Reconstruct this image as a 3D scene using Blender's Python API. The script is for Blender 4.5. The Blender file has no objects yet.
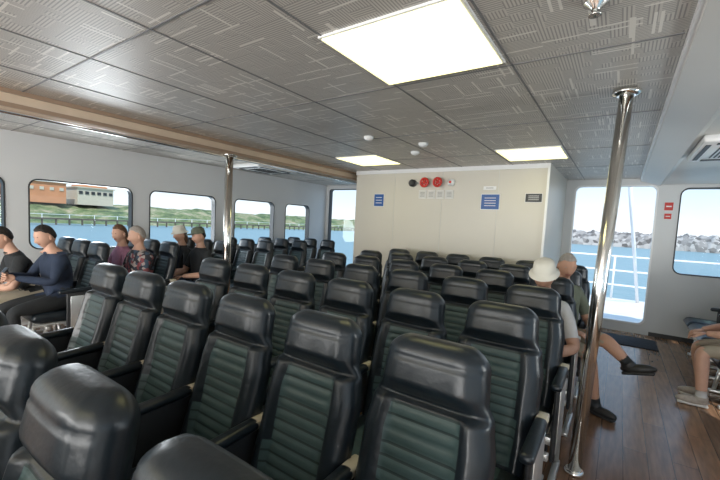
import bpy, bmesh, math, random
from mathutils import Vector, Matrix, noise
random.seed(7)
scene=bpy.context.scene
scene.view_settings.view_transform='Standard'
scene.view_settings.look='None'
scene.view_settings.exposure=0.5

H=1.52; ZC=2.45
XL=-6.2; XR=1.65; YF=-4.0; YR=7.4

# ------------------------------------------------------------------ materials
def newmat(name):
    m=bpy.data.materials.new(name); m.use_nodes=True
    nt=m.node_tree; b=nt.nodes['Principled BSDF']
    return m,nt,b
def N(nt,typ,**kw):
    n=nt.nodes.new(typ)
    for k,v in kw.items(): setattr(n,k,v)
    return n
def mat(name,col,rough=.5,metal=0.,spec=.5,var=.0,vscale=8.,bump=0.,bscale=60.,coat=0.,emis=None,estr=0.):
    m,nt,b=newmat(name)
    b.inputs['Roughness'].default_value=rough; b.inputs['Metallic'].default_value=metal
    b.inputs['Specular IOR Level'].default_value=spec
    b.inputs['Coat Weight'].default_value=coat
    tc=N(nt,'ShaderNodeTexCoord')
    ns=N(nt,'ShaderNodeTexNoise'); ns.inputs['Scale'].default_value=vscale; ns.inputs['Detail'].default_value=3
    nt.links.new(tc.outputs['Object'],ns.inputs['Vector'])
    mx=N(nt,'ShaderNodeMix',data_type='RGBA')
    mx.inputs['A'].default_value=(*[c*(1-var) for c in col],1); mx.inputs['B'].default_value=(*[min(1,c*(1+var)) for c in col],1)
    nt.links.new(ns.outputs['Fac'],mx.inputs['Factor']); nt.links.new(mx.outputs['Result'],b.inputs['Base Color'])
    if bump>0:
        n2=N(nt,'ShaderNodeTexNoise'); n2.inputs['Scale'].default_value=bscale
        nt.links.new(tc.outputs['Object'],n2.inputs['Vector'])
        bp=N(nt,'ShaderNodeBump'); bp.inputs['Strength'].default_value=bump; bp.inputs['Distance'].default_value=.01
        nt.links.new(n2.outputs['Fac'],bp.inputs['Height']); nt.links.new(bp.outputs['Normal'],b.inputs['Normal'])
    if emis:
        b.inputs['Emission Color'].default_value=(*emis,1); b.inputs['Emission Strength'].default_value=estr
    return m
M={}
M['leather']=mat('leather_dark',(.010,.017,.024),.33,spec=.6,var=.25,vscale=14,bump=.10,bscale=45)
M['shell']=mat('seat_shell',(.010,.014,.018),.38,var=.15)
M['teal']=mat('leather_teal',(.058,.100,.102),.42,var=.2,vscale=10,bump=.08,bscale=60)
M['groove']=mat('rib_groove_teal',(.020,.038,.040),.6)  # darker teal in the grooves between the ribs
M['cream']=mat('armrest_trim_cream',(.62,.56,.44),.4,var=.05)
M['alu']=mat('aluminium',(.70,.71,.70),.3,metal=.7,var=.05)
M['chrome']=mat('chrome',(.90,.89,.86),.14,metal=1.)
M['wall']=mat('wall_paint_cream',(.66,.63,.555),.35,var=.02,vscale=1.5)
M['wallg']=mat('wall_paint_grey',(.68,.70,.71),.4,var=.03,vscale=2)
M['white']=mat('white_gloss',(.86,.87,.87),.3,var=.02)
M['ceil2']=mat('ceiling_plain',(.68,.68,.65),.4,var=.04,vscale=2)
M['beamcream']=mat('beam_cream',(.70,.56,.42),.3,var=.12,vscale=5)
M['beamtan']=mat('beam_edge_tan',(.36,.25,.17),.35,var=.12,vscale=5)
M['dark']=mat('dark_plastic',(.03,.032,.035),.45)
M['rubber']=mat('rubber_mat',(.02,.02,.022),.8,bump=.5,bscale=200)
M['joint']=mat('ceiling_joint',(.20,.20,.20),.5)
M['panel']=mat('light_diffuser',(.9,.9,.85),.5,emis=(1,.91,.36),estr=1.5)
M['red']=mat('red_paint',(.6,.03,.02),.35)
M['blue']=mat('blue_sign',(.02,.10,.35),.4)
M['skin']=mat('skin',(.62,.37,.27),.55,var=.1,vscale=20)
M['skin2']=mat('skin_tanned',(.50,.28,.19),.55,var=.1,vscale=20)
M['hair_dark']=mat('hair_dark',(.02,.015,.012),.6,var=.4,vscale=60,bump=.8,bscale=90)
M['hair_brown']=mat('hair_brown',(.12,.06,.03),.6,var=.4,vscale=60,bump=.8,bscale=90)
M['hair_grey']=mat('hair_grey',(.35,.32,.29),.6,var=.3,vscale=60,bump=.8,bscale=90)
M['eye']=mat('eye',(.03,.02,.02),.2)
M['lip']=mat('lip',(.40,.13,.11),.5)
M['navy']=mat('cloth_navy',(.022,.036,.07),.85,var=.3,vscale=12,bump=.5,bscale=25)
M['black']=mat('cloth_black',(.022,.025,.028),.85,var=.3,vscale=12,bump=.5,bscale=25)
M['khaki']=mat('cloth_khaki',(.38,.33,.25),.85,var=.15,vscale=12,bump=.5,bscale=25)
M['pale']=mat('cloth_pale',(.6,.6,.6),.85,var=.1,vscale=12,bump=.5,bscale=25)
M['denim']=mat('cloth_denim',(.08,.12,.2),.85,var=.2,vscale=12,bump=.5,bscale=25)
M['olive']=mat('cloth_olive',(.13,.15,.11),.85,var=.2,vscale=12,bump=.5,bscale=25)
M['pink']=mat('cloth_pink',(.42,.20,.30),.85,var=.3,vscale=30,bump=.5,bscale=25)
M['hat']=mat('hat_white',(.78,.76,.68),.8,var=.05)
M['shoe_b']=mat('shoe_black',(.02,.02,.02),.5)
M['shoe_g']=mat('shoe_grey',(.40,.36,.32),.6,var=.3,vscale=50)
M['sole']=mat('shoe_sole',(.7,.7,.68),.6)
m,nt,b=newmat('cloth_floral'); tc=N(nt,'ShaderNodeTexCoord'); v=N(nt,'ShaderNodeTexVoronoi'); v.inputs['Scale'].default_value=28
nt.links.new(tc.outputs['Object'],v.inputs['Vector']); cr=N(nt,'ShaderNodeValToRGB'); cr.color_ramp.interpolation='CONSTANT'
sx=N(nt,'ShaderNodeSeparateColor'); nt.links.new(v.outputs['Color'],sx.inputs[0]); nt.links.new(sx.outputs[0],cr.inputs[0])
els=cr.color_ramp.elements; els[0].color=(.03,.03,.04,1); els[1].position=.45; els[1].color=(.22,.06,.07,1)
e=els.new(.65); e.color=(.35,.30,.28,1); e=els.new(.8); e.color=(.05,.08,.12,1)
nt.links.new(cr.outputs[0],b.inputs['Base Color']); b.inputs['Roughness'].default_value=.85; M['floral']=m

def math_(nt,op,a,b=None,c=None):
    n=N(nt,'ShaderNodeMath',operation=op)
    for i,x in enumerate((a,b,c)):
        if x is None: continue
        if isinstance(x,(int,float)): n.inputs[i].default_value=x
        else: nt.links.new(x,n.inputs[i])
    return n.outputs[0]
m,nt,b=newmat('ceiling_etched'); tc=N(nt,'ShaderNodeTexCoord'); sp=N(nt,'ShaderNodeSeparateXYZ'); nt.links.new(tc.outputs['Object'],sp.inputs[0])
X,Y=sp.outputs[0],sp.outputs[1]
def cellnoise(sx_,sy_,ox):
    cx=math_(nt,'FLOOR',math_(nt,'DIVIDE',math_(nt,'ADD',X,ox),sx_)); cy=math_(nt,'FLOOR',math_(nt,'DIVIDE',math_(nt,'ADD',Y,ox),sy_))
    c=N(nt,'ShaderNodeCombineXYZ'); nt.links.new(cx,c.inputs[0]); nt.links.new(cy,c.inputs[1])
    w=N(nt,'ShaderNodeTexWhiteNoise',noise_dimensions='2D'); nt.links.new(c.outputs[0],w.inputs['Vector']); return w.outputs['Value']
n1=cellnoise(.12,.06,.0); n2=cellnoise(.045,.14,3.)
ori=math_(nt,'GREATER_THAN',math_(nt,'ADD',n1,math_(nt,'MULTIPLY',n2,.6)),.8)
def lines(c,per,duty): return math_(nt,'LESS_THAN',math_(nt,'FRACT',math_(nt,'DIVIDE',c,per)),duty)
lx=lines(X,.015,.4); ly=lines(Y,.015,.4)
mxl=N(nt,'ShaderNodeMix'); nt.links.new(ori,mxl.inputs['Factor']); nt.links.new(lx,mxl.inputs['A']); nt.links.new(ly,mxl.inputs['B'])
n3=cellnoise(.20,.012,5.); n4=cellnoise(.012,.20,9.)
st=math_(nt,'MAXIMUM',math_(nt,'GREATER_THAN',n3,.96),math_(nt,'GREATER_THAN',n4,.96))
mc=N(nt,'ShaderNodeMix',data_type='RGBA'); mc.inputs['A'].default_value=(.60,.57,.52,1); mc.inputs['B'].default_value=(.33,.315,.29,1)
nt.links.new(mxl.outputs['Result'],mc.inputs['Factor'])
mc2=N(nt,'ShaderNodeMix',data_type='RGBA'); nt.links.new(st,mc2.inputs['Factor']); nt.links.new(mc.outputs['Result'],mc2.inputs['A']); mc2.inputs['B'].default_value=(.78,.75,.69,1)
nt.links.new(mc2.outputs['Result'],b.inputs['Base Color']); b.inputs['Roughness'].default_value=.42; M['ceil']=m
m,nt,b=newmat('floor_planks'); tc=N(nt,'ShaderNodeTexCoord'); mp=N(nt,'ShaderNodeMapping'); mp.inputs['Rotation'].default_value=(0,0,math.pi/2)
nt.links.new(tc.outputs['Object'],mp.inputs[0]); br=N(nt,'ShaderNodeTexBrick'); nt.links.new(mp.outputs[0],br.inputs['Vector'])
br.inputs['Scale'].default_value=1; br.inputs['Brick Width'].default_value=1.1; br.inputs['Row Height'].default_value=.14; br.inputs['Mortar Size'].default_value=.0025
br.inputs['Color1'].default_value=(.30,.175,.105,1); br.inputs['Color2'].default_value=(.20,.115,.070,1); br.inputs['Mortar'].default_value=(.07,.04,.025,1)
ns=N(nt,'ShaderNodeTexNoise'); ns.inputs['Scale'].default_value=6; ns.inputs['Detail'].default_value=6
mp2=N(nt,'ShaderNodeMapping'); mp2.inputs['Scale'].default_value=(6,.7,1); nt.links.new(tc.outputs['Object'],mp2.inputs[0]); nt.links.new(mp2.outputs[0],ns.inputs['Vector'])
mx=N(nt,'ShaderNodeMix',data_type='RGBA',blend_type='MULTIPLY'); mx.inputs['Factor'].default_value=.6; nt.links.new(br.outputs['Color'],mx.inputs['A'])
cr=N(nt,'ShaderNodeValToRGB'); cr.color_ramp.elements[0].position=.3; cr.color_ramp.elements[0].color=(.5,.48,.46,1); cr.color_ramp.elements[1].position=.7; cr.color_ramp.elements[1].color=(1.3,1.2,1.1,1)
nt.links.new(ns.outputs['Fac'],cr.inputs[0]); nt.links.new(cr.outputs[0],mx.inputs['B']); nt.links.new(mx.outputs['Result'],b.inputs['Base Color'])
b.inputs['Roughness'].default_value=.24; M['floor']=m
m=bpy.data.materials.new('window_glass'); m.use_nodes=True; nt=m.node_tree; nt.nodes.clear()
o=N(nt,'ShaderNodeOutputMaterial'); t=N(nt,'ShaderNodeBsdfTransparent'); g=N(nt,'ShaderNodeBsdfGlossy'); g.inputs['Roughness'].default_value=.02
t.inputs[0].default_value=(.93,.96,.97,1); mx=N(nt,'ShaderNodeMixShader'); mx.inputs[0].default_value=.04
nt.links.new(t.outputs[0],mx.inputs[1]); nt.links.new(g.outputs[0],mx.inputs[2]); nt.links.new(mx.outputs[0],o.inputs[0]); M['glass']=m
m,nt,b=newmat('sea_water'); b.inputs['Roughness'].default_value=.4; b.inputs['Base Color'].default_value=(.19,.30,.32,1)
tc=N(nt,'ShaderNodeTexCoord'); ns=N(nt,'ShaderNodeTexNoise'); ns.inputs['Scale'].default_value=.5; ns.inputs['Detail'].default_value=5
nt.links.new(tc.outputs['Object'],ns.inputs['Vector']); bp=N(nt,'ShaderNodeBump'); bp.inputs['Strength'].default_value=.7; bp.inputs['Distance'].default_value=.5
nt.links.new(ns.outputs['Fac'],bp.inputs['Height']); nt.links.new(bp.outputs['Normal'],b.inputs['Normal']); M['water']=m
m,nt,b=newmat('shore_scrub'); tc=N(nt,'ShaderNodeTexCoord'); ns=N(nt,'ShaderNodeTexNoise'); ns.inputs['Scale'].default_value=.16; ns.inputs['Detail'].default_value=10; ns.inputs['Roughness'].default_value=.72
nt.links.new(tc.outputs['Object'],ns.inputs['Vector']); cr=N(nt,'ShaderNodeValToRGB'); e=cr.color_ramp.elements
e[0].position=.38; e[0].color=(.05,.085,.035,1); e[1].position=.68; e[1].color=(.50,.42,.30,1); q=e.new(.50); q.color=(.15,.20,.075,1); q=e.new(.58); q.color=(.30,.28,.16,1)
nt.links.new(ns.outputs['Fac'],cr.inputs[0]); nt.links.new(cr.outputs[0],b.inputs['Base Color']); b.inputs['Roughness'].default_value=.95; M['shore']=m
m,nt,b=newmat('breakwater_rock'); tc=N(nt,'ShaderNodeTexCoord'); v=N(nt,'ShaderNodeTexVoronoi'); v.inputs['Scale'].default_value=.6
nt.links.new(tc.outputs['Object'],v.inputs['Vector']); sx=N(nt,'ShaderNodeSeparateColor'); nt.links.new(v.outputs['Color'],sx.inputs[0])
cr=N(nt,'ShaderNodeValToRGB'); e=cr.color_ramp.elements; e[0].color=(.12,.11,.10,1); e[1].color=(.50,.47,.43,1)
nt.links.new(sx.outputs[0],cr.inputs[0]); nt.links.new(cr.outputs[0],b.inputs['Base Color']); b.inputs['Roughness'].default_value=.95; M['rock']=m
M['brick']=mat('building_orange',(.62,.28,.14),.8,var=.2,vscale=.3)
M['pier']=mat('pier_timber',(.12,.10,.08),.9,var=.3,vscale=1)
M['deck']=mat('deck_paint',(.72,.70,.66),.5,var=.1,vscale=3)

# ------------------------------------------------------------------ mesh builder
class MB:
    def __init__(s): s.bm=bmesh.new(); s.mats=[]
    def mi(s,k):
        if k not in s.mats: s.mats.append(k)
        return s.mats.index(k)
    def _fin(s,faces,k,smooth):
        i=s.mi(k)
        for f in faces: f.material_index=i; f.smooth=smooth
    def box(s,c,size,k,r=0.,rot=None,seg=2):
        d=bmesh.ops.create_cube(s.bm,size=1.); vs=d['verts']
        mtx=Matrix.Translation(c)@(rot if rot else Matrix.Identity(4))@Matrix.Diagonal((*size,1))
        bmesh.ops.transform(s.bm,matrix=mtx,verts=vs)
        fs=set(f for v in vs for f in v.link_faces)
        if r>0:
            es=list(set(e for f in fs for e in f.edges))
            o=bmesh.ops.bevel(s.bm,geom=es,offset=r,segments=seg,profile=.5,affect='EDGES')
            vs2=set(v for f in o['faces'] for v in f.verts)|set(v for v in vs if v.is_valid)
            fs=set(f for v in vs2 for f in v.link_faces)
        s._fin(fs,k,r>0)
    def ell(s,c,rad,k,rot=None,u=16,v=10):
        d=bmesh.ops.create_uvsphere(s.bm,u_segments=u,v_segments=v,radius=1.)
        bmesh.ops.transform(s.bm,matrix=Matrix.Translation(c)@(rot if rot else Matrix.Identity(4))@Matrix.Diagonal((*rad,1)),verts=d['verts'])
        s._fin(set(f for w in d['verts'] for f in w.link_faces),k,True); return d['verts']
    def tube(s,pts,rs,k,n=12,smooth=True,cap=True,closed=False):
        pts=[Vector(p) for p in pts]
        if isinstance(rs,(int,float)): rs=[rs]*len(pts)
        rings=[]; L=len(pts); ref=None
        for i,p in enumerate(pts):
            if closed: t=(pts[(i+1)%L]-pts[i-1])
            else: t=(pts[min(i+1,L-1)]-pts[max(i-1,0)])
            t.normalize()
            if ref is None: ref=Vector((0,0,1)) if abs(t.z)<.9 else Vector((1,0,0))
            a=t.cross(ref)
            if a.length<1e-4: a=t.cross(Vector((0,1,0)))
            a.normalize(); b_=t.cross(a).normalized(); ref=a.cross(t).normalized()
            rings.append([s.bm.verts.new(p+(a*math.cos(2*math.pi*j/n)+b_*math.sin(2*math.pi*j/n))*rs[i]) for j in range(n)])
        fs=[]
        R=range(L) if closed else range(L-1)
        for i in R:
            A=rings[i];B=rings[(i+1)%L]
            for j in range(n):
                fs.append(s.bm.faces.new((A[j],A[(j+1)%n],B[(j+1)%n],B[j])))
        if cap and not closed:
            fs.append(s.bm.faces.new(rings[0])); fs.append(s.bm.faces.new(rings[-1][::-1]))
        s._fin(fs,k,smooth)
        if cap and not closed:
            fs[-1].smooth=False; fs[-2].smooth=False
    def poly(s,pts,k):
        f=s.bm.faces.new([s.bm.verts.new(p) for p in pts]); s._fin([f],k,False)
    def grid(s,P,k,closed_u=False,smooth=True,matf=None):
        V=[[s.bm.verts.new(p) for p in row] for row in P]
        for i in range(len(V)-1):
            n=len(V[i]); 
            for j in range(n if closed_u else n-1):
                f=s.bm.faces.new((V[i][j],V[i][(j+1)%n],V[i+1][(j+1)%n],V[i+1][j]))
                f.smooth=smooth; f.material_index=s.mi(matf(i,j) if matf else k)
        return V
    def mesh(s,name,recalc=True):
        if recalc: bmesh.ops.recalc_face_normals(s.bm,faces=s.bm.faces)
        me=bpy.data.meshes.new(name); s.bm.to_mesh(me); s.bm.free()
        for k in s.mats: me.materials.append(M[k])
        return me
    def obj(s,name,loc=(0,0,0),rotz=0,recalc=True):
        return place(s.mesh(name,recalc),name,loc,rotz)
def place(me,name,loc=(0,0,0),rotz=0):
    o=bpy.data.objects.new(name,me); bpy.context.collection.objects.link(o)
    o.location=loc; o.rotation_euler=(0,0,rotz); return o

# ------------------------------------------------------------------ room shell
def wall_cells(mb,axis,pos,th,a0,a1,z0,z1,holes,k):
    As=sorted(set([a0,a1]+[h for q in holes for h in q[:2]])); Zs=sorted(set([z0,z1]+[h for q in holes for h in q[2:4]]))
    for i in range(len(As)-1):
        for j in range(len(Zs)-1):
            ca=(As[i]+As[i+1])/2; cz=(Zs[j]+Zs[j+1])/2
            if any(q[0]<ca<q[1] and q[2]<cz<q[3] for q in holes): continue
            if axis=='x': mb.box((pos,ca,cz),(th,As[i+1]-As[i],Zs[j+1]-Zs[j]),k)
            else: mb.box((ca,pos,cz),(As[i+1]-As[i],th,Zs[j+1]-Zs[j]),k)
def window(n,axis,pos,hole,side,r=.10,fr=.035,glass=True,k='dark',depth=.03,name=None):
    a0,a1,z0,z1=hole; mb=MB()
    def rr(ins,rad,seg=6):
        x0,x1,y0,y1=a0+ins,a1-ins,z0+ins,z1-ins; pts=[]
        for cx,cy,s0 in ((x1-rad,y1-rad,0),(x0+rad,y1-rad,90),(x0+rad,y0+rad,180),(x1-rad,y0+rad,270)):
            for i in range(seg+1):
                t=math.radians(s0+90*i/seg); pts.append((cx+rad*math.cos(t),cy+rad*math.sin(t)))
        return pts
    inner=rr(fr,r); mid=rr(fr*.55,r*1.1); outer=rr(-.01,.002)
    def P(p,d):
        return (pos+side*d,p[0],p[1]) if axis=='x' else (p[0],pos+side*d,p[1])
    wm='wallg'
    mb.grid([[P(p,.052) for p in outer],[P(p,.052) for p in mid]],wm,True,False)
    mb.grid([[P(p,.052) for p in mid],[P(p,.060) for p in mid],[P(p,.060) for p in inner],[P(p,-.052) for p in inner]],k,True,False)
    mb.grid([[P(p,-.052) for p in outer],[P(p,-.052) for p in inner]],wm,True,False)
    if glass:
        f=mb.bm.faces.new([mb.bm.verts.new(P(p,0)) for p in inner]); f.material_index=mb.mi('glass')
    return mb.obj(name or 'window_%d'%n,recalc=False)

lw=[(-3.5,-2.3,.95,1.9),(-2.0,-.3,.95,1.9),(0.05,1.35,.95,1.9),(1.53,2.81,.95,1.9),(3.02,4.25,.95,1.9),(4.62,5.68,.95,1.9),(5.97,6.8,.95,1.9)]
mb=MB(); wall_cells(mb,'x',XL-.05,.1,YF,YR+.1,0,ZC,lw,'wallg'); mb.obj('wall_left')
rw=[(-3.4,-2.0,.95,1.9),(-1.7,-.3,.95,1.9),(0.,1.4,.95,1.9),(1.7,3.1,.95,1.9),(3.4,4.8,.95,1.9),(5.1,6.5,.95,1.9)]
mb=MB(); wall_cells(mb,'x',XR+.05,.1,YF,YR+.1,0,ZC,rw,'wallg'); mb.obj('wall_right')
bh=[(-6.12,-5.1,.12,2.36),(-.74,.45,.12,2.38),(.66,1.50,.98,2.32)]
mb=MB(); wall_cells(mb,'y',YR+.05,.1,XL,XR,0,ZC,bh,'wallg'); mb.obj('wall_back')
fw=[(-5.9,-4.4,.8,2.1),(-4.1,-2.5,.8,2.1),(-2.2,-.6,.8,2.1),(-.3,1.3,.8,2.1)]
mb=MB(); wall_cells(mb,'y',YF-.05,.1,XL-.1,XR+.1,0,ZC,fw,'wall'); mb.obj('wall_front')
n=1
for h in lw: window(n,'x',XL-.05,h,1); n+=1
for h in rw: window(n,'x',XR+.05,h,-1); n+=1
window(n,'y',YR+.05,bh[2],-1); n+=1
window(n,'y',YR+.05,bh[0],-1,r=.06); n+=1
for h in fw: window(n,'y',YF-.05,h,1); n+=1
window(0,'y',YR+.05,bh[1],-1,r=.09,fr=.05,glass=False,k='white',name='door_1')
mb=MB(); 
mb.box((-2.42,5.65,ZC/2),(3.16,.1,ZC),'wall'); mb.box((-.89,6.55,ZC/2),(.1,1.7,ZC),'wall'); mb.box((-3.95,6.55,ZC/2),(.1,1.7,ZC),'wall')
mb.obj('wall_service_block')
mb=MB()
for x in (-3.2,-2.35,-1.5): mb.box((x,5.598,ZC/2),(.005,.006,ZC-.1),'ceil2')
mb.box((-2.42,5.59,ZC-.03),(3.16,.03,.06),'white'); mb.box((-.855,5.585,ZC/2),(.03,.03,ZC),'white')
mb.obj('trim_1')
mb=MB(); mb.box(((XL+XR)/2,(YF+YR)/2,-.05),(XR-XL+.2,YR-YF+.2,.1),'floor'); mb.obj('floor')
mb=MB(); mb.box(((XL-4.2)/2,(YF+YR)/2,ZC+.03),(-4.2-XL,YR-YF+.2,.1),'ceil'); mb.box(((-4.2+.17)/2,(YF+YR)/2,ZC+.05),(4.37,YR-YF+.2,.1),'ceil')
mb.box(((.17+XR)/2,(YF+YR)/2,ZC+.05),(XR-.17,YR-YF+.2,.1),'ceil2'); mb.obj('ceiling')
mb=MB()
prof=[(.17,2.45),(.19,2.40),(.42,2.33),(.46,2.35),(XR,2.35),(XR,2.45)]
P=[[(x,y,z) for x,z in prof] for y in (YF,YR)]
mb.grid(P,'ceil2',True,False); mb.box((.18,(YF+YR)/2,2.43),(.02,YR-YF,.04),'white'); mb.obj('trim_2')
mb=MB()
jx=[-.58,-1.32,-2.05,-2.78,-3.5]
for x in jx: mb.box((x,(YF+YR)/2,ZC-.001),(.010,YR-YF,.006),'joint')
for x in (-4.9,-5.55): mb.box((x,(YF+YR)/2,ZC-.021),(.010,YR-YF,.006),'joint')
ys=[-2.9,-1.6,-.3,1.0,2.25,3.5,4.75,6.]
for y in ys:
    mb.box((-2.02,y,ZC-.001),(4.36,.010,.006),'joint'); mb.box((-5.2,y+.4,ZC-.021),(2.,.010,.006),'joint')
mb.obj('trim_3')
mb=MB()
mb.box((-4.22,(YF+YR)/2,ZC-.06),(.17,YR-YF,.17),'beamcream',.02); mb.box((-4.125,(YF+YR)/2,ZC-.125),(.025,YR-YF,.035),'beamtan'); mb.box((-4.125,(YF+YR)/2,ZC-.015),(.04,YR-YF,.035),'beamtan')
mb.tube([(-4.22,YF,ZC-.165),(-4.22,YR,ZC-.165)],.018,'chrome'); mb.obj('ceiling_beam')
def lightpanel(cx,cy,w=.66,l=.68,z=ZC):
    mb=MB(); mb.box((0,0,-.006),(w+.03,l+.03,.012),'white'); mb.box((0,0,-.014),(w,l,.006),'panel'); mb.obj('ceiling_light_panel',(cx,cy,z))
lightpanel(-.97,1.83,.71,.68)
for cx,cy in [(-.94,4.86),(-3.12,4.65),(-.94,-1.2),(-3.1,-1.2),(-5.2,-1.2),(-3.1,-3.),(-.94,-3.),(-5.2,-3)]: lightpanel(cx,cy,z=ZC if cx>-4.2 else ZC-.02)  # panels behind the camera are added, unseen, to brighten the cabin
def pole(name,bx,by,tx,ty,r,s_):
    B=Vector((bx,by,0)); T=Vector((tx,ty,ZC-.01 if tx>-4 else ZC-.14))-B
    mb=MB(); mb.tube([(0,0,.02),T],r,'chrome',32)
    mb.tube([(0,0,0),(0,0,.018),(0,0,.03)],[r*1.5,r*1.5,r*1.2],'chrome',32)
    mb.tube([T,T-Vector((0,0,.018)),T-Vector((0,0,.03))],[r*2,r*2,r*1.3],'chrome',32)
    mb.obj(name,B)
pole('support_pole',-.12,2.72,-.045,2.95,.039,1); pole('support_pole',-4.2,3.05,-4.2,3.05,.05,1)
def ac(x,y,w,l,z):
    mb=MB(); mb.box((0,0,-.03),(w,l,.06),'white',.015)
    for i in range(7): mb.box((-w*.2+i*w*.067,0,-.062),(.010,l*.55,.006),'dark')
    for s in (-1,1): mb.box((s*w*.40,0,-.062),(w*.07,l*.75,.008),'dark'); mb.box((0,s*l*.41,-.062),(w*.6,l*.06,.008),'dark')
    mb.obj('air_conditioner_cassette',(x,y,z))
ac(.70,4.45,.46,.95,2.35); ac(-5.3,4.6,.7,.9,ZC-.02)
def detector(x,y,z=ZC):
    mb=MB(); mb.tube([(0,0,0),(0,0,-.015),(0,0,-.035),(0,0,-.045)],[.055,.055,.04,.015],'white',20); mb.obj('smoke_detector',(x,y,z))
detector(-1.9,3.9); detector(-2.3,3.4); detector(-2.2,4.3)
mb=MB(); mb.tube([(0,0,0),(0,0,-.01),(0,0,-.03),(0,0,-.035)],[.045,.045,.015,.015],'chrome',16); mb.tube([(0,0,-.05),(0,0,-.055)],[.024,.024],'chrome',12); mb.tube([(0,0,-.03),(0,0,-.055)],.006,'alu',8); mb.obj('fire_sprinkler',(-.16,1.80,ZC))
mb=MB(); mb.tube([(0,0,0),(0,0,-.01)],.05,'white',16); mb.tube([(0,0,-.01),(0,0,-.013)],.036,'panel',16); mb.obj('ceiling_spotlight',(-5.,1.9,ZC-.02))
def sign(name,x,z,w,h,k,y=5.6,lines=3,lk='white'):
    mb=MB(); mb.box((0,-.006,0),(w,.012,h),'white'); mb.box((0,-.013,0),(w*.94,.004,h*.93),k)
    for i in range(lines):
        mb.box((0,-.0155,h*(.32-.64*(i+.5)/max(1,lines))),(w*.6,.002,h*.14/max(1,lines)),lk)
    mb.obj(name,(x,y,z))
sign('blue_notice_sign',-3.50,1.94,.20,.22,'blue'); sign('blue_notice_sign',-1.60,1.93,.27,.23,'blue',lines=4)
sign('small_notice_plate',-1.62,2.13,.18,.05,'white',lines=1,lk='dark')
for x in (-2.68,-2.53,-2.38,-2.23): sign('small_notice_plate',x,2.04,.13,.13,'ceil2',lines=4,lk='dark')
sign('small_notice_plate',-1.02,1.99,.22,.12,'dark',lines=3)
def valve(x,z,k):
    mb=MB(); mb.tube([(0,0,0),(0,-.05,0)],.04,'white',14); mb.tube([(0,-.05,0),(0,-.1,0)],.014,'chrome',8)
    mb.tube([(.062*math.cos(t*math.pi/10),-.1,.062*math.sin(t*math.pi/10)) for t in range(20)],.018,k,8,closed=True)
    for a in range(3):
        c,s=math.cos(a*math.pi/3)*.06,math.sin(a*math.pi/3)*.06; mb.tube([(-c,-.1,-s),(c,-.1,s)],.011,k,6)
    mb.obj('fire_valve',(x,5.6,z))
valve(-2.62,2.22,'red'); valve(-2.40,2.22,'red')
mb=MB(); mb.tube([(0,0,0),(0,-.06,0),(0,-.09,0)],[.06,.06,.03],'dark',16); mb.tube([(.04,-.03,0),(.2,-.03,0)],.016,'alu',8); mb.obj('alarm_bell',(-2.86,5.6,2.22))
mb=MB(); mb.tube([(0,0,0),(0,-.05,0),(0,-.08,0)],[.055,.055,.02],'white',16); mb.tube([(0,-.08,0),(0,-.09,0)],.02,'red',12); mb.obj('alarm_siren',(-2.2,5.6,2.22))
sign('red_fire_sign',.56,2.02,.11,.13,'red',y=7.4,lines=1); sign('fire_alarm_call_point',.56,1.87,.09,.09,'red',y=7.4,lines=1)
mb=MB(); mb.box((0,0,.006),(1.0,.6,.012),'rubber',.004); mb.obj('door_mat',(.05,6.75,0))
mb=MB(); mb.box((-2.4,5.585,.05),(3.1,.03,.1),'dark'); mb.obj('baseboard_service_block')
mb=MB(); mb.box((XR-.02,2.,.06),(.03,10.6,.12),'dark'); mb.obj('baseboard_right')
mb=MB(); mb.box((.47+.57,YR-.012,.03),(1.12,.02,.06),'dark'); mb.obj('baseboard_back')

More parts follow.
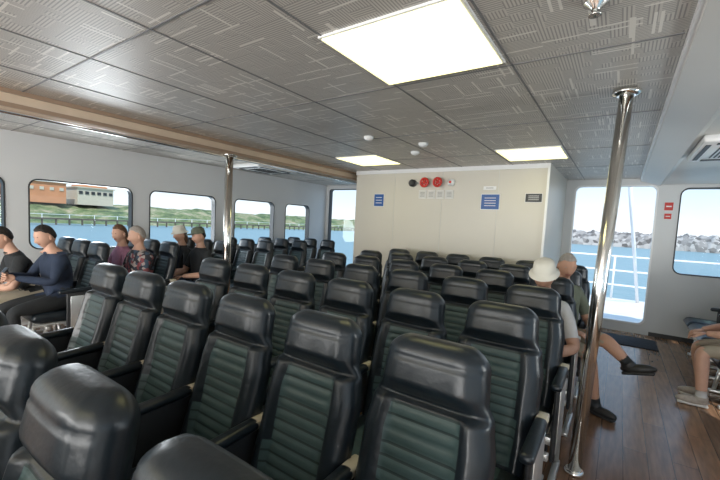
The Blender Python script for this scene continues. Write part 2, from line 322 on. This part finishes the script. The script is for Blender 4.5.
# ------------------------------------------------------------------ passenger seat
def sm(a,b,x):
    t=max(0,min(1,(x-a)/(b-a))); return t*t*(3-2*t)
def interp(tab,t):
    for (a,va),(b_,vb) in zip(tab,tab[1:]):
        if t<=b_: return va+(vb-va)*sm(a,b_,t)
    return tab[-1][1]
WT=[(0,.200),(.3,.218),(.58,.220),(.72,.205),(.80,.180),(.92,.174),(1.,.158)]
def seat_mesh(end_r=False,end_l=False):
    mb=MB(); NT=96; NX=24
    def base(t): 
        return (-.215+.215*t+.02*math.sin(math.pi*t), .40+.755*t)
    def pt(x,t,off):
        y,z=base(t); return (x,y-off*.962,z+off*.27)
    rows=[];TS=[]
    ribs=12; t0,t1=.06,.70
    for i in range(NT+1):
        t=i/NT
        t=t if t<.9 else .9+.1*math.sin((t-.9)/.1*math.pi/2)
        TS.append(t); w=interp(WT,t)
        et=1. if t<.90 else max(0.,1-((t-.90)/.10)**2.8)**.5
        ring=[]
        for j in range(NX+1):
            s=-1+2*j/NX; s=math.sin(s*math.pi/2)*.35+s*.65; x=s*w
            e=max(0,1-abs(s)**5)**.5
            pw=.110+.025*(1-t)
            ax=abs(x)
            bol=.032*sm(pw-.005,pw+.02,ax)*(1-sm(.70,.76,t))
            f=.040+bol
            if ax<pw and t0<t<t1:
                ph=(t-t0)/(t1-t0)*ribs%1
                f+=.007*math.sqrt(max(0,math.sin(math.pi*ph)))*(1-sm(pw-.02,pw,ax)) -.004
            f+= -.022*math.exp(-((t-.735)/.012)**2)
            hr=sm(.745,.80,t); f+=.038*hr*(1-.25*s*s)
            f+=-.007*math.exp(-((ax-w*.80)/.006)**2)*hr
            f+=-.005*math.exp(-((t-.90)/.008)**2)
            ring.append(pt(x*(.6+.4*et if t>.88 else 1),t,-.012+(f+.012)*e*et))
        for j in range(1,9):
            s=1-2*j/9; e=max(0,1-abs(s)**6)**.5
            th=.040+.010*sm(.7,.8,t)
            ring.append(pt(s*w*(.6+.4*et if t>.88 else 1),t,-.012-th*e*et))
        rows.append(ring)
    def mf(i,j):
        t=TS[i]
        if j>=NX: return 'shell'
        s=-1+2*(j+.5)/NX; s=math.sin(s*math.pi/2)*.35+s*.65; ax=abs(s*interp(WT,t))
        if ax<.117+.025*(1-t) and t0<t<t1:
            ph=((t+TS[min(i+1,NT)])/2-t0)/(t1-t0)*ribs%1
            return 'groove' if ph<.09 or ph>.93 else 'teal'
        return 'leather'
    V=mb.grid(rows,'leather',True,True,mf)
    mb.bm.faces.new(V[0][::-1]).material_index=mb.mi('shell')
    f=mb.bm.faces.new(V[-1]); f.smooth=True; f.material_index=mb.mi('leather')
    rows=[]
    NYc=26; 
    for i in range(NYc+1):
        u=i/NYc; y=-.23-.45*u
        ring=[]
        en=max(0.02,1-max(0,(u-.82)/.18)**2.4)**.5
        for j in range(17):
            s=-1+2*j/16; e=max(0,1-abs(s)**6)**.5
            x=s*.212; z=.385+(.055+.018*sm(.12,.16,abs(x))+(.006*abs(math.sin(u*math.pi*6)) if abs(x)<.13 else 0))*e*en
            ring.append((x,y,z+.015*u))
        for j in range(1,8):
            s=1-2*j/8; ring.append((s*.212,y,.385-.055*en*max(0,1-abs(s)**8)**.5+.015*u))
        rows.append(ring)
    V=mb.grid(rows,'leather',True,True,lambda i,j:'teal' if 4<=j<12 and i<22 else 'leather')
    mb.bm.faces.new(V[0][::-1]); f=mb.bm.faces.new(V[-1]); f.smooth=True
    mb.box((0,-.36,.30),(.475,.05,.05),'alu',.006); 
    mb.box((0,-.56,.30),(.475,.04,.04),'alu',.006)
    for x in ((-.17,.17) if (end_r or end_l) else (.17,)):
        mb.box((x,-.46,.325),(.03,.42,.03),'alu',.005)
        mb.tube([(x,-.36,.29),(x,-.33,.03)],.018,'alu',10); mb.tube([(x,-.56,.29),(x,-.60,.03)],.018,'alu',10); mb.box((x,-.46,.018),(.05,.36,.03),'alu',.008)
    def arm(x,end=False):
        mb.box((x,-.31,.665),(.058,.34,.045),'leather',.020,rot=Matrix.Rotation(.05,4,'X'),seg=3)
        mb.box((x,-.12,.672),(.050,.10,.038),'cream',.008)
        mb.box((x,-.27,.53),(.022,.28,.24),'dark',.008)
        if end:
            mb.box((x,-.25,.42),(.026,.32,.46),'dark',.01)
            pts=[(x,-.07,.02),(x,-.07,.60),(x,-.09,.65),(x,-.14,.655)]
            for p,q in zip(pts,pts[1:]): mb.tube([p,q],.014,'alu',8)
            mb.box((x+.016*(1 if x>0 else -1),-.245,.42),(.006,.26,.38),'alu',.002)
            mb.box((x,-.25,.015),(.04,.42,.03),'alu',.006)
    arm(.2375,end_r)
    if end_l: arm(-.2375,True)
    return mb.mesh('passenger_seat')
seatM=seat_mesh(); seatR=seat_mesh(end_r=True); seatL=seat_mesh(end_l=True)
X0,Y0,DX,DY=-.462,1.16,.478,.82
for a in range(-2,6):
    for b_ in range(6):
        if a==-2 and b_>3: continue
        place(seatR if b_==0 else (seatL if b_==5 else seatM),'passenger_seat',(X0-DX*b_,Y0+DY*a,0))
for k in range(6):
    for b_ in range(3):
        place(seatR if b_==0 else seatM,'passenger_seat',(-4.9-DX*b_,1.87+DY*k,0))
for k in range(5):
    place(seatM,'passenger_seat',(1.50,4.82+DX*k,0),-math.pi/2)

# ------------------------------------------------------------------ people
def chain_skin(verts,edges,radii,root=0):
    me=bpy.data.meshes.new('tmp'); me.from_pydata(verts,edges,[]); ob=bpy.data.objects.new('tmp',me); bpy.context.collection.objects.link(ob)
    md=ob.modifiers.new('s','SKIN'); 
    for i,r in enumerate(radii): ob.data.skin_vertices[0].data[i].radius=r if isinstance(r,tuple) else (r,r)
    ob.data.skin_vertices[0].data[root].use_root=True
    md.use_smooth_shade=True; s2=ob.modifiers.new('ss','SUBSURF'); s2.levels=2; s2.render_levels=2
    dg=bpy.context.evaluated_depsgraph_get(); dg.update()
    ev=ob.evaluated_get(dg); out=bpy.data.meshes.new_from_object(ev)
    bpy.data.objects.remove(ob); bpy.data.meshes.remove(me); return out
def segd(p,a,b):
    ab=b-a; t=max(0,min(1,(p-a).dot(ab)/max(1e-9,ab.dot(ab)))); return (p-(a+ab*t)).length
def head(mb,c,pitch,yaw,skin,hair,hat=None,longhair=False,beard=False):
    R=Matrix.Rotation(yaw,4,'Z')@Matrix.Rotation(pitch,4,'X'); T=Matrix.Translation(c)@R
    def X(p): return T@Vector(p)
    d=bmesh.ops.create_uvsphere(mb.bm,u_segments=32,v_segments=24,radius=1.)
    i_s=mb.mi(skin); i_h=mb.mi(hair); i_l=mb.mi('lip')
    for v in d['verts']:
        x,y,z=v.co
        w=.074*(1-.26*sm(.0,-1,z) if z<0 else 1-.05*z)
        px=x*w; py=y*.094; pz=z*.118
        if y<0:
            py*=1-.08*sm(-.1,-.9,z)
            g=math.exp(-((px/.012)**2))
            if -.45<z<.1: py-=.020*g*sm(.12,-.22,z)*(1-sm(-.25,-.40,z)*0.9)
            for sx_ in (-1,1): py+=.008*math.exp(-(((px-sx_*.030)/.014)**2+((pz-.006)/.010)**2))
            py-=.004*math.exp(-(((px)/.022)**2+((pz+.058)/.008)**2))
            py-=.010*math.exp(-(((px)/.030)**2+((pz+.095)/.018)**2))
        elif z<-.2: py*=1-.25*sm(-.2,-1,z)
        v.co=X((px,py,pz))
    for f in set(f for v in d['verts'] for f in v.link_faces):
        f.smooth=True; f.material_index=i_s
        l=T.inverted()@f.calc_center_median()
        if beard and l.y<.02 and l.z<-.065 : f.material_index=i_h
        if l.y<-.06 and abs(l.x)<.024 and abs(l.z+.058)<.006: f.material_index=i_l
    for sx_ in (-1,1):
        mb.ell(X((sx_*.029,-.074,.006)),(.009,.007,.005),'eye',R,8,6)
        mb.ell(X((sx_*.029,-.083,.024)),(.013,.004,.0025),hair,R,8,6)
        mb.ell(X((sx_*.075,.008,-.008)),(.009,.017,.028),skin,R,8,8)
    rows=[]
    for i in range(15):
        ph=i/14; row=[]
        for j in range(32):
            a=2*math.pi*j/32; fy=-math.cos(a)
            lim=.27+.10*sm(-.7,-.1,fy)+(.22 if not longhair else .40)*sm(-.05,.6,fy)
            th=ph*math.pi*lim
            x=math.sin(th)*math.sin(a); y=-math.sin(th)*math.cos(a); z=math.cos(th)
            k=1.09+.015*math.sin(9*a+5*ph); k=k if i<14 else 1.0
            w=.074*(1-.26*sm(.0,-1,z)) if z<0 else .074
            row.append(X((x*w*k,y*.094*k*(1 if z>-.2 or y<0 else 1-.2*sm(-.2,-1,z)),z*.118*k)))
        rows.append(row)
    mb.grid(rows,hair,True,True)
    if longhair: mb.ell(X((0,.055,-.06)),(.072,.045,.11),hair,R)
    if hat=='bucket':
        pr=[(0.001,.134),(.05,.132),(.076,.115),(.086,.055),(.088,.045),(.112,.025),(.114,.021)]
        mb.grid([[X((r*.95*math.cos(2*math.pi*j/24),r*1.12*math.sin(2*math.pi*j/24),z)) for j in range(24)] for r,z in pr],'hat',True,True)
    if hat=='cap':
        pr=[(0.001,.138),(.05,.130),(.077,.10),(.086,.045)]
        mb.grid([[X((r*.97*math.cos(2*math.pi*j/24),r*1.17*math.sin(2*math.pi*j/24),z)) for j in range(24)] for r,z in pr],'olive',True,True)
        mb.ell(X((0,-.12,.05)),(.065,.06,.007),'olive',R)
def hand(mb,w,d,up,side,skin,curl=.5):
    d=Vector(d).normalized(); up=Vector(up); up=(up-d*up.dot(d)).normalized(); r=d.cross(up)*side
    w=Vector(w)
    R=Matrix((r,d,up)).transposed().to_4x4()
    mb.ell(w+d*.045,(.040,.052,.015),skin,R,12,8)
    for i,(o,l) in enumerate(((.028,.070),(.010,.080),(-.009,.074),(-.027,.058))):
        b0=w+d*.080+r*o; p=[b0]; a=0
        for s in (.45,.3,.25):
            a+=curl; dd=d*math.cos(a)-up*math.sin(a); p.append(p[-1]+dd*l*s)
        mb.tube(p,[.0095,.009,.008,.006],skin,7)
    t0=w+d*.03+r*.032; t1=t0+(d*.6+r*.7-up*.2).normalized()*.035; t2=t1+(d*.9+r*.2-up*.4).normalized()*.03
    mb.tube([t0,t1,t2],[.012,.011,.008],skin,7)
def person(name,loc,rotz,lean=0.,hp=.2,hyaw=0.,shirt='navy',pants='black',shoe='shoe_b',skin='skin',hair='hair_dark',sleeve=False,shorts=False,
           wr=None,el=None,knee=None,ank=None,phone=False,hat=None,longhair=False,beard=False,build=1.,crosslegs=None):
    D=Vector((0,-math.sin(lean),math.cos(lean))); pel=Vector((0,0,.555))
    wst=pel+D*.16; ch=pel+D*.34; nb=pel+D*.47
    hd=Vector((0,-math.sin(lean*.7+hp*.35),math.cos(lean*.7+hp*.35)))
    nk=nb+hd*.07; hc=nb+hd*.195
    sh=[nb-D*.045+Vector((s*.165*build,0,0)) for s in (-1,1)]
    e=el or [(s*.25,-.08+sh[0].y,sh[0].z-.27) for s in (-1,1)]
    wv=wr or [(s*.10,-.33,.69) for s in (-1,1)]
    kn=knee or [(s*.13,-.44,.50) for s in (-1,1)]
    an=ank or [(s*.13,-.42,.09) for s in (-1,1)]
    e=[Vector(v) for v in e]; wv=[Vector(v) for v in wv]; kn=[Vector(v) for v in kn]; an=[Vector(v) for v in an]
    hip=[pel+Vector((s*.095,-.02,-.01)) for s in (-1,1)]
    V=[pel,wst,ch,nb,nk,hc]; Ed=[(0,1),(1,2),(2,3),(3,4),(4,5)]
    B=build; Rr=[(.165*B,.125*B),(.155*B,.12*B),(.175*B,.125*B),(.12*B,.085),(.056,.056),(.05,.05)]
    segs=[(pel,wst,'t'),(wst,ch,'t'),(ch,nb,'t'),(nb,hc,'n')]
    for i in (0,1):
        b0=len(V); mid=(sh[i]+e[i])/2; fm=e[i].lerp(wv[i],.4)
        V+= [sh[i],mid,e[i],fm,wv[i]]; Rr+=[.075*B,.058*B,.046,.043,.028]
        Ed+=[(2,b0),(b0,b0+1),(b0+1,b0+2),(b0+2,b0+3),(b0+3,b0+4)]
        segs+=[(sh[i],e[i],'u'),(e[i],wv[i],'f'),(ch,sh[i],'t')]
    for i in (0,1):
        b0=len(V); mid=hip[i].lerp(kn[i],.5); cm=kn[i].lerp(an[i],.35)
        V+= [hip[i],mid,kn[i],cm,an[i]]; Rr+=[.10*B,.085*B,.064,.058,.040]
        Ed+=[(0,b0),(b0,b0+1),(b0+1,b0+2),(b0+2,b0+3),(b0+3,b0+4)]
        segs+=[(hip[i],kn[i],'h'),(kn[i],an[i],'c'),(pel,hip[i],'h')]
    me=chain_skin([tuple(v) for v in V],Ed,Rr)
    mb=MB(); mb.bm.from_mesh(me); bpy.data.meshes.remove(me)
    bmesh.ops.recalc_face_normals(mb.bm,faces=mb.bm.faces)
    cm={'t':shirt,'n':skin,'u':shirt,'f':skin if sleeve else shirt,'h':pants,'c':skin if shorts else pants}
    for f in mb.bm.faces:
        c=f.calc_center_median(); best=min(segs,key=lambda s:segd(c,s[0],s[1])); l=best[2]
        k=cm[l]
        if l in 'tn': k=skin if (c-nb).dot(D)>.035 else shirt
        if l=='h' and c.z>.60 and (c-pel).length<.2: k=shirt
        if sleeve and l=='u' and (c-best[1]).length<.09: k=skin
        if shorts and l=='h' and (c-best[1]).length<.05: k=skin
        f.material_index=mb.mi(k); f.smooth=True
    mb.tube([nb+D*.03+Vector((.058*math.cos(t*math.pi/8),.058*math.sin(t*math.pi/8),0)) for t in range(16)],.014,shirt,6,closed=True)
    head(mb,hc+hd*.005+Vector((0,-.02,0)),hp,hyaw,skin,hair,hat,longhair,beard)
    for i,s in enumerate((-1,1)):
        d=(wv[i]-e[i]).normalized()
        hand(mb,wv[i],d+Vector((0,0,-.15)),(0,-.3,1) if not phone else (s*.8,-.3,.2),-s,skin,.35 if not phone else .6)
        sd=(an[i]-kn[i]).normalized(); fwd=Vector((0,-1,0)); 
        if crosslegs and i in crosslegs: fwd=Vector(crosslegs[i])
        fwd=(fwd).normalized(); rt=fwd.cross(Vector((0,0,1))).normalized(); up=rt.cross(fwd)
        R=Matrix((rt,fwd,up)).transposed().to_4x4()
        a=an[i]
        mb.ell(a+fwd*.06-up*.042,(.042,.125,.040),shoe,R,14,8); mb.ell(a-up*.015,(.042,.055,.050),shoe,R,12,8)
        mb.box(a+fwd*.055-up*.074,(.070,.22,.024),'sole' if shoe!='shoe_b' else 'shoe_b',.010,rot=R)
        if shorts: mb.tube([a+Vector((0,0,.0)),a+sd*-.06],[.043,.042],'pale' if shoe!='shoe_b' else 'black',12)
    if phone:
        c=(wv[0]+wv[1])/2+Vector((0,-.07,.03)); mb.box(c,(.075,.012,.15),'dark',.004,rot=Matrix.Rotation(-.6,4,'X'))
    return mb.obj(name,loc,rotz,recalc=False)
person('seated_man',(-4.9,1.48,0),.1,lean=.14,hp=.32,hyaw=.15,shirt='navy',pants='black',hair='hair_dark',sleeve=False,phone=True,
       wr=[(-.03,-.42,.84),(.07,-.40,.82)],el=[(-.25,-.17,.77),(.25,-.16,.77)])
person('seated_man',(-5.38,1.40,0),0,lean=.40,hp=.30,hyaw=.15,shirt='black',pants='khaki',hair='hair_dark',sleeve=True,wr=[(-.05,-.42,.66),(.08,-.42,.66)])
person('seated_man',(-4.9,2.28,0),0,lean=-.02,hp=.15,hyaw=-.2,shirt='floral',pants='denim',hair='hair_grey',sleeve=True,build=1.1)
person('seated_woman',(-5.38,2.30,0),0,lean=.0,hp=.2,hyaw=.3,shirt='pink',pants='denim',hair='hair_brown',longhair=True,sleeve=True,build=.9)
person('seated_man',(-4.9,3.12,0),0,lean=.0,hp=.2,shirt='black',pants='denim',hair='hair_dark',hat='cap',sleeve=True,build=.95)
person('seated_woman',(-5.38,3.12,0),0,lean=.0,hp=.2,shirt='black',pants='denim',hair='hair_brown',hat='bucket',longhair=True,sleeve=True,build=.88)
person('seated_man',(-.462,3.24,-.03),0,lean=-.02,hp=.45,shirt='pale',pants='khaki',hair='hair_grey',hat='bucket',sleeve=True,skin='skin2',build=.93)
person('seated_man',(-.42,4.03,0),.75,lean=.0,hp=.35,hyaw=-.4,shirt='olive',pants='khaki',hair='hair_grey',sleeve=True,shorts=True,skin='skin2',
       knee=[(-.04,-.45,.53),(.10,-.46,.65)],ank=[(.07,-.45,.09),(.20,-.60,.50)],crosslegs={1:(.35,-.45,.15),0:(.3,-.9,0)})
person('seated_woman',(1.15,4.86,0),-math.pi/2,lean=.30,hp=.3,shirt='pink',pants='khaki',shoe='shoe_g',hair='hair_brown',longhair=True,sleeve=True,shorts=True,
       wr=[(-.05,-.42,.66),(.14,-.42,.66)],knee=[(-.07,-.44,.50),(.20,-.44,.50)],ank=[(.0,-.38,.09),(.27,-.42,.09)])

# ------------------------------------------------------------------ outside
WZ=-3.0
mb=MB(); S=1500; mb.poly([(-S,-S,WZ),(S,-S,WZ),(S,S,WZ),(-S,S,WZ)],'water'); mb.obj('sea_water')
def ridge(name,pts,width,hf,k,nu=160,nv=10):
    rows=[]; P=[Vector(p) for p in pts]; L=[0]
    for a,b in zip(P,P[1:]): L.append(L[-1]+(b-a).length)
    for i in range(nu+1):
        s=L[-1]*i/nu; q=max(j for j in range(len(P)-1) if L[j]<=s+1e-6); t=(s-L[q])/(L[q+1]-L[q]); c=P[q].lerp(P[q+1],t); d=(P[q+1]-P[q]).normalized(); nrm=Vector((-d.y,d.x,0))
        rows.append([Vector((c.x,c.y,0))+nrm*(width*j/nv)+Vector((0,0,WZ-.4+hf(s,j/nv))) for j in range(nv+1)])
    mb=MB(); mb.grid(rows,k,False,True); return mb.obj(name)
def hf(s,v):
    n_=noise.noise(Vector((s*.02,v*1.3,0)))+.5*noise.noise(Vector((s*.09,v*4,3)))+.35*noise.noise(Vector((s*.3,v*8,7)))
    return (1.0+7.5*sm(0,.8,v)*(1-.0006*s)+2.4*n_*sm(0,.3,v)) if v>0 else 0
ridge('shore_dunes',[(-135,-160,0),(-135,130,0),(-95,330,0),(-60,420,0)],60,hf,'shore',400,20)
def hr(s,v):
    return 6.8*math.sin(math.pi*min(1,v*1.05))**.6*(1+.25*noise.noise(Vector((s*.35,v*9,1))))+.8*noise.noise(Vector((s*.8,v*20,5)))
ridge('rock_breakwater',[(-70,215,0),(160,190,0)],22,hr,'rock',500,16)
mb=MB()
for i,(y,w,h) in enumerate([(26,15,2.8),(44,17,3.2),(62,12,2.3)]):
    mb.box((-173,y,5.2+h/2),(12,w,h+4),'brick' if i!=2 else 'cream'); 
    mb.box((-173,y,7.4+h),(13,w+1,.4),'cream'); mb.box((-173,y,8.0+h),(8,w*.8,1.),'brick',.3)
    for j in range(6): mb.box((-166.9,y-w/2+w*(j+.5)/6,6.6+h*.5),(.2,1.2,1.1),'cream' if i!=2 else 'dark')
mb.obj('shore_building')
mb=MB()
mb.box((-126,80,WZ+1.6),(2.5,460,.4),'pier')
for i in range(150): mb.box((-125,-140+i*3,WZ+.7),(.35,.35,1.8),'pier')
for i in range(75): mb.box((-125,-140+i*6,WZ+2.3),(.15,.15,1.2),'white')
mb.box((-125,80,WZ+2.8),(.10,460,.10),'white'); mb.obj('harbour_pier')
mb=MB(); mb.box((-2.3,9.4,-.05),(9,3.8,.1),'deck'); mb.obj('stern_deck')
mb=MB()
for z in (.35,.7,1.05): mb.tube([(-6.6,11.1,z),(2.1,11.1,z)],.022,'white',8)
for i in range(9): mb.tube([(-6.6+i*1.0875,11.1,.0),(-6.6+i*1.0875,11.1,1.05)],.025,'white',8)
mb.tube([(.45,11.0,0),(.05,8.9,2.6)],.035,'white',10)
mb.obj('deck_railing')

# ------------------------------------------------------------------ light
w=bpy.data.worlds.new('sky'); scene.world=w; w.use_nodes=True; nt=w.node_tree; bg=nt.nodes['Background']
tc=N(nt,'ShaderNodeTexCoord'); sp=N(nt,'ShaderNodeSeparateXYZ'); nt.links.new(tc.outputs['Generated'],sp.inputs[0])
cr=N(nt,'ShaderNodeValToRGB'); e=cr.color_ramp.elements; e[0].position=0; e[0].color=(.86,.91,.94,1); e[1].position=.8; e[1].color=(.28,.52,.92,1); q=e.new(.16); q.color=(.50,.70,.90,1)
nt.links.new(sp.outputs[2],cr.inputs[0]); nt.links.new(cr.outputs[0],bg.inputs[0]); bg.inputs[1].default_value=1.0
sd=bpy.data.lights.new('sun','SUN'); sd.energy=2.8; sd.angle=.01; sd.color=(1,.95,.88); so=bpy.data.objects.new('sun',sd); bpy.context.collection.objects.link(so)
so.rotation_euler=Vector((.45,-.45,.85)).to_track_quat('Z','Y').to_euler()
def area(name,loc,direction,sx_,sy_,power,col):
    l=bpy.data.lights.new(name,'AREA'); l.shape='RECTANGLE'; l.size=sx_; l.size_y=sy_; l.energy=power; l.color=col
    o=bpy.data.objects.new(name,l); bpy.context.collection.objects.link(o); o.location=loc
    o.rotation_euler=(-Vector(direction)).to_track_quat('Z','Y').to_euler(); return o
area('bow_fill_lamp',(-2.3,YF+.15,1.3),(0,.85,.35),7,1.4,290,(1,.98,.95))  # added area lamp inside the front wall, brightens ceiling and seat fronts
area('port_fill_lamp',(XL-1.3,3.2,-.1),(.75,0,.65),1.2,9,340,(.93,.97,1))  # added lamp hidden below the sills, stands in for light off the water
area('starboard_fill_lamp',(XR+1.2,3.2,-.1),(-.7,0,.7),1.2,9,330,(1,.98,.94))  # added unseen lamp on the starboard side, lifts the ceiling

# ------------------------------------------------------------------ camera
cam=bpy.data.cameras.new('camera'); co=bpy.data.objects.new('camera',cam); bpy.context.collection.objects.link(co); scene.camera=co
f=376.7; cam.sensor_width=36; cam.lens=f/720*36; cam.shift_y=11.5/720; cam.clip_start=.03; cam.clip_end=4000
yaw,pitch,roll=[math.radians(a) for a in (34.51,4.24,2.96)]
cy,sy=math.cos(yaw),math.sin(yaw)
F=Vector((-sy*math.cos(pitch),cy*math.cos(pitch),-math.sin(pitch))); R=Vector((cy,sy,0)); U=R.cross(F)
R2=R*math.cos(roll)+U*math.sin(roll); U2=-R*math.sin(roll)+U*math.cos(roll)
co.matrix_world=Matrix.Translation((0,0,H))@Matrix((R2,U2,-F)).transposed().to_4x4()
